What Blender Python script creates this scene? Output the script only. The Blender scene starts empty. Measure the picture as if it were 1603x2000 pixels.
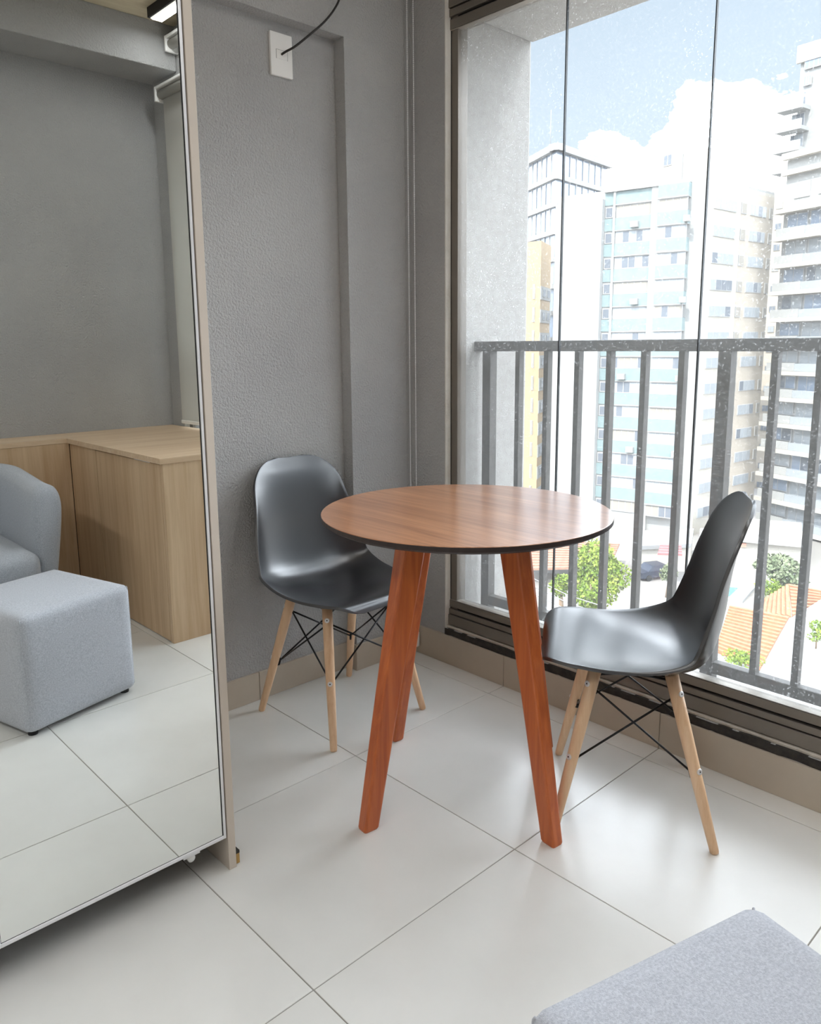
import bpy, bmesh, math, random
from mathutils import Vector, Matrix
random.seed(7)
scene = bpy.context.scene
col = scene.collection
PI = math.pi

# ------------------------------------------------------------------ camera
CAM_R = ((0.7298429, -0.6835493, -0.0094708), (-0.1258876, -0.1207706, -0.9846658), (0.6719238, 0.7198436, -0.174194))
FPX, PPX, PPY, CAMZ = 1514.784, 790.549, 940.044, 1.2
cd = bpy.data.cameras.new('camera'); cam = bpy.data.objects.new('camera', cd); col.objects.link(cam)
cd.sensor_fit = 'HORIZONTAL'; cd.sensor_width = 36.0; cd.lens = 36.0 * FPX / 1603.0
cd.shift_x = (801.5 - PPX) / 1603.0; cd.shift_y = -(1000.0 - PPY) / 1603.0
cd.clip_start = 0.02; cd.clip_end = 2000
r_, d_, f_ = (Vector(v) for v in CAM_R)
cam.matrix_world = Matrix(((r_.x, -d_.x, -f_.x, 0), (r_.y, -d_.y, -f_.y, 0), (r_.z, -d_.z, -f_.z, CAMZ), (0, 0, 0, 1)))
scene.camera = cam

# ------------------------------------------------------------------ view
scene.view_settings.view_transform = 'Standard'
scene.view_settings.look = 'None'
scene.view_settings.gamma = 1.0
scene.view_settings.use_curve_mapping = False
scene.view_settings.exposure = 2.62

# ------------------------------------------------------------------ helpers for shader nodes
class NT:
    def __init__(s, tree): s.t = tree; s.n = tree.nodes; s.l = tree.links
    def node(s, typ, **kw):
        nd = s.n.new(typ)
        for k, v in kw.items():
            if k == 'inp':
                for i, val in v.items():
                    if hasattr(val, 'is_output'): s.l.new(val, nd.inputs[i])
                    else: nd.inputs[i].default_value = val
            else: setattr(nd, k, v)
        return nd
    def math(s, op, a, b=0.0, clamp=False):
        return s.node('ShaderNodeMath', operation=op, use_clamp=clamp, inp={0: a, 1: b}).outputs[0]
    def mix(s, f, a, b, blend='MIX'):
        nd = s.n.new('ShaderNodeMix'); nd.data_type = 'RGBA'; nd.blend_type = blend
        for i, val in ((0, f), (6, a), (7, b)):
            if hasattr(val, 'is_output'): s.l.new(val, nd.inputs[i])
            else: nd.inputs[i].default_value = val
        return nd.outputs[2]
    def ramp(s, f, stops):
        nd = s.n.new('ShaderNodeValToRGB'); cr = nd.color_ramp
        while len(cr.elements) < len(stops): cr.elements.new(0.5)
        for e, (p, c) in zip(cr.elements, stops): e.position = p; e.color = c
        s.l.new(f, nd.inputs[0]); return nd.outputs[0]

def lin(c):
    return tuple((x / 12.92 if x <= 0.04045 else ((x + 0.055) / 1.055) ** 2.4) for x in c)
def rgb(r, g, b, a=1.0):
    return (*lin((r / 255, g / 255, b / 255)), a)

# ------------------------------------------------------------------ sky
world = bpy.data.worlds.new('world'); scene.world = world; world.use_nodes = True
w = NT(world.node_tree); w.n.clear()
tc = w.node('ShaderNodeTexCoord'); gen = tc.outputs['Generated']
sep = w.node('ShaderNodeSeparateXYZ', inp={0: gen}); sz = sep.outputs[2]
sky_col = w.ramp(w.math('MULTIPLY', sz, 1.0, True), [(0.0, (0.160, 0.169, 0.178, 1)), (0.16, (0.123, 0.144, 0.166, 1)), (0.45, (0.108, 0.132, 0.162, 1)), (1.0, (0.098, 0.122, 0.157, 1))])
mp = w.node('ShaderNodeMapping', inp={0: gen, 3: (1.0, 1.0, 1.9)})
nz = w.node('ShaderNodeTexNoise', inp={'Vector': mp.outputs[0], 'Scale': 14.0, 'Detail': 7.0, 'Roughness': 0.58})
blob_sum = None
CLOUDS = [((0.8771, 0.4174, 0.2377), 0.055), ((0.8949, 0.3951, 0.2074), 0.075), ((0.8725, 0.4426, 0.207), 0.060), ((0.8589, 0.4718, 0.199), 0.040), ((0.8192, 0.5339, 0.2092), 0.035), ((0.8354, 0.5161, 0.1889), 0.040), ((0.9175, 0.3535, 0.1825), 0.080), ((0.9347, 0.2994, 0.1915), 0.100),
          ((-0.459, -0.883, 0.1), 0.142), ((-0.855, -0.495, 0.153), 0.142), ((0.963, -0.212, 0.164), 0.149), ((-0.566, 0.805, 0.175), 0.101), ((-0.126, -0.975, 0.185), 0.125), ((-0.045, 0.973, 0.228), 0.172), ((-0.622, -0.746, 0.239), 0.156), ((0.96, 0.129, 0.249), 0.1), ((0.211, -0.939, 0.271), 0.119), ((0.865, -0.4, 0.303), 0.187), ((-0.367, 0.876, 0.313), 0.161), ((-0.32, -0.89, 0.324), 0.185), ((-0.732, -0.567, 0.377), 0.133), ((0.919, -0.076, 0.388), 0.113), ((-0.623, 0.673, 0.399), 0.127), ((0.004, -0.912, 0.409), 0.1), ((0.715, -0.542, 0.441), 0.128), ((-0.472, -0.75, 0.463), 0.128), ((-0.779, 0.4, 0.484), 0.163), ((0.302, -0.815, 0.495), 0.188), ((0.325, 0.799, 0.505), 0.167), ((0.812, -0.25, 0.527), 0.171), ((-0.426, 0.728, 0.537), 0.152), ((-0.176, -0.818, 0.548), 0.104), ((0.676, 0.48, 0.559), 0.186), ((-0.816, 0.102, 0.569), 0.168), ((-0.561, -0.569, 0.601), 0.132), ((0.79, 0.04, 0.612), 0.17), ((-0.603, 0.498, 0.623), 0.167), ((-0.737, -0.17, 0.655), 0.185), ((0.65, -0.368, 0.665), 0.131), ((-0.227, 0.701, 0.676), 0.183), ((-0.302, -0.661, 0.687), 0.183), ((0.66, 0.28, 0.697), 0.128), ((-0.666, 0.236, 0.708), 0.116), ((0.326, -0.614, 0.719), 0.113), ((0.652, -0.109, 0.751), 0.104), ((-0.049, -0.634, 0.772), 0.137), ((0.455, 0.425, 0.783), 0.153), ((0.442, -0.397, 0.804), 0.138), ((-0.056, 0.577, 0.815), 0.182), ((-0.339, -0.451, 0.825), 0.144), ((-0.452, 0.281, 0.847), 0.166), ((0.424, -0.17, 0.889), 0.139), ((-0.189, 0.393, 0.9), 0.176), ((-0.12, -0.395, 0.911), 0.141), ((0.036, 0.3, 0.953), 0.144), ((0.224, -0.007, 0.975), 0.126)]
for dvec, rad in CLOUDS:
    d = Vector(dvec).normalized()
    dist = w.node('ShaderNodeVectorMath', operation='DISTANCE', inp={0: gen, 1: tuple(d)}).outputs['Value']
    b = w.math('SUBTRACT', 1.0, w.math('DIVIDE', dist, rad * 1.25), True)
    blob_sum = b if blob_sum is None else w.math('MAXIMUM', blob_sum, b)
dens = w.math('ADD', w.math('MULTIPLY', blob_sum, 1.1), w.math('MULTIPLY', w.math('SUBTRACT', nz.outputs[0], 0.5), 1.5))
mask = w.ramp(dens, [(0.30, (0, 0, 0, 1)), (0.55, (1, 1, 1, 1))])
cl_col = w.ramp(nz.outputs[0], [(0.3, (1.78, 1.92, 2.12, 1)), (0.62, (2.65, 2.80, 3.06, 1))])
skyc = w.mix(mask, sky_col, cl_col)
bg = w.node('ShaderNodeBackground', inp={0: skyc, 1: 1.0})
out = w.node('ShaderNodeOutputWorld'); w.l.new(bg.outputs[0], out.inputs[0])

# ------------------------------------------------------------------ sun (behind the house, lights the street fronts opposite)
sd = bpy.data.lights.new('sun', 'SUN'); sd.energy = 1.0; sd.angle = 0.02; sd.color = (1.0, 0.96, 0.9)
sun = bpy.data.objects.new('sun', sd); col.objects.link(sun)
sun.rotation_euler = Vector((-0.86, -0.12, 1.12)).to_track_quat('Z', 'Y').to_euler()

# ------------------------------------------------------------------ materials
MATS = {}
def mat(name, color, rough=0.5, metal=0.0, spec=0.5, coat=0.0):
    if name in MATS: return MATS[name]
    m = bpy.data.materials.new(name); m.use_nodes = True
    b = m.node_tree.nodes['Principled BSDF']
    b.inputs['Base Color'].default_value = color; b.inputs['Roughness'].default_value = rough
    b.inputs['Metallic'].default_value = metal; b.inputs['Specular IOR Level'].default_value = spec
    b.inputs['Coat Weight'].default_value = coat
    MATS[name] = m; return m
def bsdf(m): return m.node_tree.nodes['Principled BSDF']
def bump(m, height, strength, dist):
    t = NT(m.node_tree)
    bn = t.node('ShaderNodeBump', inp={'Height': height, 'Strength': strength, 'Distance': dist})
    t.l.new(bn.outputs[0], bsdf(m).inputs['Normal'])
def obj_coord(t, scale=(1, 1, 1)):
    c = t.node('ShaderNodeTexCoord')
    return t.node('ShaderNodeMapping', inp={0: c.outputs['Object'], 3: scale}).outputs[0]
def wood(name, dark, light, axis, fine=60.0, rough=0.45, coat=0.0, contrast=(0.3, 0.7), seed=0.0):
    m = mat(name, light, rough, coat=coat); t = NT(m.node_tree)
    sc = [fine, fine, fine]; sc[axis] = fine * 0.05
    v = obj_coord(t, tuple(sc))
    n1 = t.node('ShaderNodeTexNoise', inp={'Vector': v, 'Scale': 1.0, 'Detail': 5.0, 'Roughness': 0.6, 'Distortion': 0.6})
    sc2 = [fine * 0.2] * 3; sc2[axis] = fine * 0.014
    v2 = obj_coord(t, tuple(sc2))
    n2 = t.node('ShaderNodeTexNoise', inp={'Vector': v2, 'Scale': 1.0, 'Detail': 2.0, 'Roughness': 0.5})
    f = t.math('ADD', t.math('MULTIPLY', n1.outputs[0], 0.6), t.math('MULTIPLY', n2.outputs[0], 0.4))
    c = t.ramp(f, [(contrast[0], dark), (contrast[1], light)])
    t.l.new(c, bsdf(m).inputs['Base Color'])
    bump(m, n1.outputs[0], 0.12, 0.0006)
    return m
def noisy(name, c1, c2, scale, rough=0.6, detail=4.0, lo=0.35, hi=0.65, spec=0.5, bmp=None, metal=0.0, coord=(1, 1, 1)):
    m = mat(name, c1, rough, metal, spec); t = NT(m.node_tree)
    v = obj_coord(t, coord)
    n = t.node('ShaderNodeTexNoise', inp={'Vector': v, 'Scale': scale, 'Detail': detail, 'Roughness': 0.6})
    t.l.new(t.ramp(n.outputs[0], [(lo, c1), (hi, c2)]), bsdf(m).inputs['Base Color'])
    if bmp:
        n2 = t.node('ShaderNodeTexNoise', inp={'Vector': v, 'Scale': bmp[0], 'Detail': 3.0, 'Roughness': 0.55})
        bump(m, n2.outputs[0], bmp[1], bmp[2])
    return m

M_wall = noisy('dark_grey_plaster', rgb(174, 174, 174), rgb(184, 184, 183), 1.6, 0.88, bmp=(135, 1.0, 0.007), spec=0.25)
M_tile = noisy('porcelain_tile', rgb(222, 220, 215), rgb(230, 228, 223), 2.2, 0.27, detail=6, spec=0.7, bmp=(500, 0.05, 0.001))
M_base = noisy('skirting_tile', rgb(186, 174, 158), rgb(198, 187, 171), 2.2, 0.4, detail=6)
M_grout = mat('grout', rgb(150, 146, 138), 0.9)
M_mortar = noisy('dark_mortar', rgb(48, 46, 46), rgb(66, 62, 58), 40, 0.95, bmp=(120, 0.8, 0.004))
M_reveal = noisy('pale_plaster', rgb(205, 200, 190), rgb(220, 216, 208), 8, 0.9, bmp=(160, 0.8, 0.003))
M_seal = noisy('sealant', rgb(196, 188, 176), rgb(212, 206, 196), 30, 0.7)
M_ext = noisy('white_render', rgb(162, 158, 153), rgb(170, 167, 163), 30, 0.9, bmp=(200, 0.5, 0.003))
M_ceil = noisy('beige_ceiling', rgb(206, 192, 164), rgb(220, 208, 182), 5, 0.85, detail=6, coord=(1, 5, 1))
M_alu = mat('bronze_aluminium', rgb(128, 121, 113), 0.42, 0.55)
M_alul = mat('bronze_aluminium_bead', rgb(172, 165, 156), 0.35, 0.6)
M_black = mat('black_rubber', rgb(24, 24, 26), 0.6)
M_gasket = mat('joint_gasket', rgb(40, 46, 50), 0.5)
M_rail = noisy('railing_paint', rgb(72, 69, 66), rgb(82, 79, 75), 60, 0.5, metal=0.1)
M_champ = mat('champagne_panel', rgb(206, 194, 180), 0.5)
M_alw = mat('white_aluminium', rgb(238, 238, 240), 0.3, 0.2)
M_mirror = mat('mirror_silver', (0.90, 0.925, 0.91, 1), 0.0, 1.0)
M_dark = mat('dark_inside', rgb(60, 56, 52), 0.9)
M_top = wood('walnut_veneer', rgb(150, 90, 54), rgb(208, 146, 100), 1, 70, 0.30, coat=0.9, contrast=(0.32, 0.66))
bsdf(M_top).inputs['Coat Roughness'].default_value = 0.2; bsdf(M_top).inputs['Coat IOR'].default_value = 2.0
M_edge = mat('dark_edge', rgb(46, 34, 30), 0.5)
M_leg = wood('red_brown_wood', rgb(160, 70, 28), rgb(208, 112, 54), 2, 70, 0.36, coat=0.15, contrast=(0.3, 0.68))
M_beech = wood('beech', rgb(218, 176, 136), rgb(238, 206, 170), 2, 90, 0.45)
M_plastic = noisy('black_plastic', rgb(22, 22, 27), rgb(26, 26, 31), 40, 0.30, spec=0.7, bmp=(900, 0.06, 0.0004))
bsdf(M_plastic).inputs['IOR'].default_value = 1.8
M_wire = mat('black_steel', rgb(22, 22, 24), 0.35, 0.4)
M_steel = mat('steel', rgb(226, 226, 228), 0.4, 0.6)
M_oak = wood('oak_laminate', rgb(186, 152, 116), rgb(220, 192, 158), 2, 40, 0.5, contrast=(0.32, 0.66))
M_oaktop = wood('oak_laminate_top', rgb(200, 168, 134), rgb(228, 204, 174), 0, 40, 0.45, contrast=(0.32, 0.66))
M_white = mat('white_plastic', rgb(244, 243, 240), 0.4)
M_bead = mat('white_beads', rgb(246, 246, 248), 0.35)
M_cable = mat('black_cable', rgb(40, 38, 36), 0.5)

def fabric(name, c1, c2):
    m = mat(name, c1, 0.95, spec=0.15); t = NT(m.node_tree)
    v = obj_coord(t)
    n = t.node('ShaderNodeTexNoise', inp={'Vector': v, 'Scale': 260.0, 'Detail': 3.0, 'Roughness': 0.7})
    t.l.new(t.ramp(n.outputs[0], [(0.35, c1), (0.65, c2)]), bsdf(m).inputs['Base Color'])
    wv = t.node('ShaderNodeTexNoise', inp={'Vector': v, 'Scale': 700.0, 'Detail': 1.0})
    bump(m, wv.outputs[0], 0.5, 0.0015)
    bsdf(m).inputs['Sheen Weight'].default_value = 0.25
    return m
M_fab = fabric('pale_grey_fabric', rgb(176, 179, 188), rgb(206, 208, 215))
M_fab2 = fabric('blue_grey_fabric', rgb(162, 167, 175), rgb(190, 194, 201))

def glass_mat():
    m = bpy.data.materials.new('clear_glass'); m.use_nodes = True; t = NT(m.node_tree); t.n.clear()
    tr = t.node('ShaderNodeBsdfTransparent', inp={0: (0.97, 0.985, 0.98, 1)})
    gl = t.node('ShaderNodeBsdfGlossy', inp={0: (1, 1, 1, 1), 1: 0.02})
    fr = t.node('ShaderNodeFresnel', inp={0: 1.35})
    mx = t.node('ShaderNodeMixShader', inp={0: t.math('MULTIPLY', fr.outputs[0], 0.7), 1: tr.outputs[0], 2: gl.outputs[0]})
    c = t.node('ShaderNodeTexCoord').outputs['Object']
    n = t.node('ShaderNodeTexNoise', inp={'Vector': c, 'Scale': 160.0, 'Detail': 2.0})
    n2 = t.node('ShaderNodeTexNoise', inp={'Vector': c, 'Scale': 3.0, 'Detail': 1.0})
    sp = t.math('MULTIPLY', t.ramp(n.outputs[0], [(0.62, (0, 0, 0, 1)), (0.70, (1, 1, 1, 1))]), t.math('MULTIPLY', n2.outputs[0], 0.35))
    sp = t.math('ADD', sp, 0.035)  # even veil on top of the dust specks, imitating glare haze over the view
    dust_veil = t.node('ShaderNodeBsdfTranslucent', inp={0: (0.9, 0.9, 0.88, 1)})
    mx2 = t.node('ShaderNodeMixShader', inp={0: sp, 1: mx.outputs[0], 2: dust_veil.outputs[0]})
    o = t.node('ShaderNodeOutputMaterial'); t.l.new(mx2.outputs[0], o.inputs[0])
    return m
M_glass = glass_mat()
def blind_mat():
    m = bpy.data.materials.new('blind_fabric'); m.use_nodes = True; t = NT(m.node_tree); t.n.clear()
    a = t.node('ShaderNodeBsdfDiffuse', inp={0: rgb(212, 210, 204)}); b = t.node('ShaderNodeBsdfTranslucent', inp={0: rgb(214, 212, 206)})
    mx = t.node('ShaderNodeMixShader', inp={0: 0.35, 1: a.outputs[0], 2: b.outputs[0]})
    o = t.node('ShaderNodeOutputMaterial'); t.l.new(mx.outputs[0], o.inputs[0]); return m
M_blind = blind_mat()

# ------------------------------------------------------------------ object helpers
def link(o, parent=None):
    col.objects.link(o)
    if parent is not None: o.parent = parent
    return o
def tag(o, label=None, cat=None, group=None, kind=None):
    if label: o['label'] = label
    if cat: o['category'] = cat
    if group: o['group'] = group
    if kind: o['kind'] = kind
    return o
def empty(name, loc=(0, 0, 0), rz=0.0, parent=None):
    o = bpy.data.objects.new(name, None); o.location = loc; o.rotation_euler = (0, 0, rz); o.empty_display_size = 0.05
    return link(o, parent)
def wtrans(o):
    v = Vector((0, 0, 0))
    while o is not None: v += Vector(o.location); o = o.parent
    return v
def mesh_obj(name, verts, faces, m, parent=None, smooth=False, local=False):
    """verts in world space (parent untransformed apart from translation) unless local"""
    me = bpy.data.meshes.new(name); 
    if local:
        c = Vector((0, 0, 0)); loc = c
    else:
        xs = [v[0] for v in verts]; ys = [v[1] for v in verts]; zs = [v[2] for v in verts]
        c = Vector(((min(xs) + max(xs)) / 2, (min(ys) + max(ys)) / 2, min(zs))); loc = c - (wtrans(parent) if parent else Vector((0, 0, 0)))
    me.from_pydata([tuple(Vector(v) - c) for v in verts], [], faces); me.update()
    if smooth: me.polygons.foreach_set('use_smooth', [True] * len(me.polygons))
    if m: me.materials.append(m)
    o = bpy.data.objects.new(name, me); o.location = loc
    return link(o, parent)
BOXF = [(0, 3, 2, 1), (4, 5, 6, 7), (0, 1, 5, 4), (1, 2, 6, 5), (2, 3, 7, 6), (3, 0, 4, 7)]
def boxv(x0, x1, y0, y1, z0, z1):
    return [(x0, y0, z0), (x1, y0, z0), (x1, y1, z0), (x0, y1, z0), (x0, y0, z1), (x1, y0, z1), (x1, y1, z1), (x0, y1, z1)]
def box(name, x0, x1, y0, y1, z0, z1, m, parent=None, bev=0.0, local=False, seg=2):
    o = mesh_obj(name, boxv(x0, x1, y0, y1, z0, z1), BOXF, m, parent, local=local)
    if bev: bevel_mesh(o, bev, seg)
    return o
def bevel_mesh(o, w_, seg=2, smooth=True):
    bm = bmesh.new(); bm.from_mesh(o.data)
    bmesh.ops.bevel(bm, geom=list(bm.edges), offset=w_, segments=seg, affect='EDGES', profile=0.5)
    if smooth and seg > 2:
        for f in bm.faces: f.smooth = True
    bm.to_mesh(o.data); bm.free()
def multi_box(name, boxes, m, parent=None, local=False):
    vs, fs = [], []
    for b in boxes:
        k = len(vs); vs += boxv(*b); fs += [tuple(i + k for i in f) for f in BOXF]
    return mesh_obj(name, vs, fs, m, parent, local=local)
def tube_data(pts, radii, n=10, cap=True):
    pts = [Vector(p) for p in pts]
    if not hasattr(radii, '__len__'): radii = [radii] * len(pts)
    vs, fs = [], []
    t0 = (pts[1] - pts[0]).normalized(); up = Vector((0, 0, 1)) if abs(t0.z) < 0.9 else Vector((1, 0, 0))
    nrm = t0.cross(up).normalized()
    for i, p in enumerate(pts):
        t = (pts[min(i + 1, len(pts) - 1)] - pts[max(i - 1, 0)]).normalized()
        nrm = (nrm - t * nrm.dot(t)).normalized(); bn = t.cross(nrm)
        for k in range(n):
            a = 2 * PI * k / n; vs.append(tuple(p + (nrm * math.cos(a) + bn * math.sin(a)) * radii[i]))
    for i in range(len(pts) - 1):
        for k in range(n):
            fs.append((i * n + k, i * n + (k + 1) % n, (i + 1) * n + (k + 1) % n, (i + 1) * n + k))
    if cap:
        fs.append(tuple(range(n - 1, -1, -1))); L = (len(pts) - 1) * n; fs.append(tuple(range(L, L + n)))
    return vs, fs
def tube(name, pts, radii, m, parent=None, n=10, local=False):
    v, f = tube_data(pts, radii, n); return mesh_obj(name, v, f, m, parent, smooth=True, local=local)
def copy_tree(o, parent=None):
    c = o.copy(); col.objects.link(c); c.parent = parent
    for ch in list(o.children): copy_tree(ch, c)
    return c
def catmull(P, n):
    out = []
    for i in range(len(P) - 1):
        p0 = P[max(i - 1, 0)]; p1 = P[i]; p2 = P[i + 1]; p3 = P[min(i + 2, len(P) - 1)]
        for k in range(n):
            t = k / n
            out.append(tuple(0.5 * (2 * b + (c - a) * t + (2 * a - 5 * b + 4 * c - d) * t * t + (3 * b - a - 3 * c + d) * t ** 3) for a, b, c, d in zip(p0, p1, p2, p3)))
    out.append(tuple(P[-1])); return out

# ================================================================== THE ROOM
X0, XW = -2.6, 2.023          # far end of the room, inner face of the window wall
Y0, YB = -1.13, 2.178         # wall behind the photographer, dark wall
ZC = 2.754
TX = [1.336 + 0.598 * k for k in range(-8, 3)]
TY = [1.057 + 0.600 * k for k in range(-5, 4)]
fl = tag(box('floor', X0, XW, Y0, YB, -0.2, -0.002, M_grout), 'pale beige porcelain tiled floor of the room', 'floor', kind='structure')
g = 0.0012
tile_mesh = {}
xs = [X0] + [x for x in TX if X0 < x < XW] + [XW]; ys = [Y0] + [y for y in TY if Y0 < y < YB] + [YB]
for i in range(len(xs) - 1):
    for j in range(len(ys) - 1):
        x0, x1, y0, y1 = xs[i] + g, xs[i + 1] - g, ys[j] + g, ys[j + 1] - g
        key = (round(x1 - x0, 4), round(y1 - y0, 4))
        if key not in tile_mesh:
            t = mesh_obj('floor_tile', boxv(x0, x1, y0, y1, -0.01, 0.0), BOXF, M_tile, fl); bevel_mesh(t, 0.0008, 1); tile_mesh[key] = t.data
        else:
            t = bpy.data.objects.new('floor_tile', tile_mesh[key]); t.location = Vector(((x0 + x1) / 2, (y0 + y1) / 2, -0.01)) - wtrans(fl); link(t, fl)
wb = tag(box('wall_back', X0 - 0.15, XW + 0.2, YB, YB + 0.15, -0.2, ZC + 0.1, M_wall), 'dark grey textured plaster wall behind the table', 'wall', kind='structure')
box('beam', X0, XW, 2.128, YB + 0.01, 2.187, ZC, M_wall, wb)
box('pillar', 1.733, XW, 2.128, YB + 0.01, 0, 2.187, M_wall, wb)
wf = tag(box('wall_front', X0 - 0.15, XW + 0.2, Y0 - 0.15, Y0, -0.2, ZC + 0.1, M_wall), 'dark grey wall with a boxed beam seen in the mirror', 'wall', kind='structure')
box('beam', X0, XW, Y0 - 0.01, -0.865, 2.546, ZC, M_wall, wf, 0.004)
M_wallw = noisy('white_paint', rgb(226, 224, 220), rgb(232, 230, 226), 2, 0.85)
tag(box('wall_left', X0 - 0.15, X0, Y0, YB, -0.2, ZC + 0.1, M_wallw), 'white wall at the far end of the room', 'wall', kind='structure')
tag(box('ceiling', X0 - 0.15, XW + 0.08, Y0 - 0.15, YB + 0.15, ZC, ZC + 0.15, M_ceil), 'pale beige ceiling seen in the mirror', 'ceiling', kind='structure')
# window wall around the opening y -1.0 .. 1.952, z 0.137 .. 2.36
OY0, OY1, OZ0, OZ1, XO = -1.0, 1.952, 0.137, 2.36, 2.105
wr = tag(multi_box('wall_right', [(XW, XO, OY1, YB, -0.2, ZC), (XW, XO, Y0, OY0, -0.2, ZC), (XW, XO, OY0, OY1, -0.2, OZ0), (XW, XO, OY0, OY1, OZ1, ZC)], M_wall),
         'dark grey window wall with the tall glazed opening', 'wall', kind='structure')
rv = tag(multi_box('trim_1', [(2.0235, 2.052, 1.9490, 1.9525, OZ0, OZ1), (2.0235, 2.052, OY0 - 0.0005, OY0 + 0.003, OZ0, OZ1)], M_reveal), 'pale unpainted plaster reveal beside the window frame', 'trim', kind='structure')
random.seed(3)
mv, mf = [], []
n = 90
for i in range(n + 1):
    y = -1.0 + (OY1 + 1.0) * i / n
    a, b = 0.112 + random.uniform(-0.004, 0.003), 0.1375 + random.uniform(-0.002, 0.002)
    mv += [(2.0215 + random.uniform(-.001, .001), y, a), (2.0215 + random.uniform(-.001, .001), y, b), (2.03, y, b), (2.03, y, a)]
for i in range(n):
    k = 4 * i
    for q in range(4): mf.append((k + q, k + (q + 1) % 4, k + 4 + (q + 1) % 4, k + 4 + q))
tag(mesh_obj('trim_2', mv, mf, M_mortar), 'ragged strip of dark mortar under the window frame', 'trim', kind='structure')
# skirting tiles
bb = tag(empty('baseboard_back', (0, YB, 0)), 'beige tile skirting along the dark wall', 'baseboard', kind='structure')
SX = [x for x in TX if -1.2 < x < 1.733]; SX = [-1.2] + SX + [1.733]
for a, b in zip(SX[:-1], SX[1:]): box('skirting_tile', a + 0.001, b - 0.001, 2.170, YB + 0.001, 0, 0.1, M_base, bb, 0.001, seg=1)
box('skirting_tile', 1.7255, 1.734, 2.1205, 2.170, 0, 0.1, M_base, bb, 0.001, seg=1)
for a, b in ((1.7255, 1.934), (1.934, 2.014)): box('skirting_tile', a + 0.001, b - 0.001, 2.120, 2.129, 0, 0.1, M_base, bb, 0.001, seg=1)
br = tag(empty('baseboard_right', (XW, 0, 0)), 'beige tile skirting under the window', 'baseboard', kind='structure')
SY = [0.095] + [y for y in TY if 0.1 < y < 2.12] + [2.120]
for a, b in zip(SY[:-1], SY[1:]): box('skirting_tile', 2.0145, XW + 0.001, a + 0.001, b - 0.001, 0, 0.112, M_base, br, 0.001, seg=1)

# ------------------------------------------------------------------ window
wn = tag(empty('window_1', (2.06, 0.476, OZ0)), 'tall frameless glass panels in a bronze aluminium frame', 'window', kind='structure')
def rail_set(z0, sgn, zs_):
    # stacked horizontal profiles, from the wall side towards the glass
    for nm, a, b, x0, x1, m in zs_:
        za, zb = sorted((z0 + sgn * a, z0 + sgn * b))
        box(nm, x0, x1, OY0, OY1, za, zb, m, wn, 0.0012, seg=1)
PROF = [('sealant_strip', 0.0, 0.008, 2.030, 2.06, M_seal), ('frame_rail', 0.0105, 0.051, 2.038, 2.10, M_alu), ('frame_rail', 0.054, 0.073, 2.042, 2.10, M_alu),
        ('frame_groove', 0.0, 0.082, 2.056, 2.098, M_black), ('glass_rail', 0.080, 0.106, 2.046, 2.092, M_alu), ('glass_bead', 0.106, 0.1085, 2.048, 2.075, M_alul)]
rail_set(OZ0, 1, PROF)
rail_set(OZ1, -1, [(a, b * 1.18, c * 1.18, d, e, f) for a, b, c, d, e, f in PROF])
box('frame_jamb', 2.052, 2.10, 1.918, OY1, OZ0, OZ1, M_alu, wn, 0.002)
box('frame_jamb', 2.052, 2.10, OY0, OY0 + 0.034, OZ0, OZ1, M_alu, wn, 0.002)
box('jamb_seal', 2.050, 2.054, 1.9475, 1.9525, OZ0, OZ1, M_black, wn)
GY = [1.919, 1.492, 1.029, 0.566, 0.103, -0.36, -0.70, -0.967]
for a, b in zip(GY[:-1], GY[1:]):
    p = box('glass_pane', 2.066, 2.074, b + 0.001, a - 0.001, 0.24, 2.24, M_glass, wn)
for y in GY[1:-1]:
    box('joint_gasket', 2.0655, 2.0745, y - 0.0016, y + 0.0016, 0.245, 2.236, M_gasket, wn)

# ------------------------------------------------------------------ balcony niche outside
tag(box('wall_outside', XO, 2.505, 1.962, 2.35, -1.0, 3.2, M_ext, bev=0.012), 'white rendered side wall outside the window', 'wall', kind='structure')
tag(box('trim_3', XO, 2.505, -1.6, 1.963, 2.303, 3.2, M_ext, bev=0.012), 'white rendered lintel outside above the window', 'lintel', kind='structure')
tag(box('trim_4', XO, 2.55, -1.6, 1.963, -0.35, 0.10, M_ext), 'white concrete ledge outside under the railing', 'ledge', kind='structure')
tag(box('wall_facade', XO, 2.3, -1.6, 2.35, -1.0, -0.3, M_ext), 'outer face of the house below the ledge', 'wall', kind='structure')
rl = tag(empty('balcony_railing', (2.205, 0.4, 0.1)), 'grey metal balcony railing with upright bars outside the window', 'railing')
box('top_rail', 2.19, 2.235, -1.6, 1.9625, 1.171, 1.207, M_rail, rl, 0.003)
box('bottom_rail', 2.195, 2.225, -1.6, 1.921, 0.203, 0.240, M_rail, rl, 0.003)
BY = [1.761, 1.637, 1.511, 1.390, 1.267, 1.142, 0.872, 0.756, 0.634, 0.513, 0.39, 0.268, -0.02, -0.14, -0.262, -0.384, -0.506, -0.628, -0.9, -1.02, -1.14]
bm_ = None
for y in BY:
    if bm_ is None: o = box('bar', 2.195, 2.222, y - 0.0095, y + 0.0095, 0.238, 1.173, M_rail, rl, 0.001, seg=1); bm_ = o.data
    else: o = bpy.data.objects.new('bar', bm_); o.location = Vector((2.2085, y, 0.238)) - wtrans(rl); link(o, rl)
for y in (1.903, 1.010, 0.125, -0.76):
    box('post', 2.192, 2.230, y - 0.019, y + 0.019, 0.099, 1.173, M_rail, rl, 0.001, seg=1)

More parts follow.
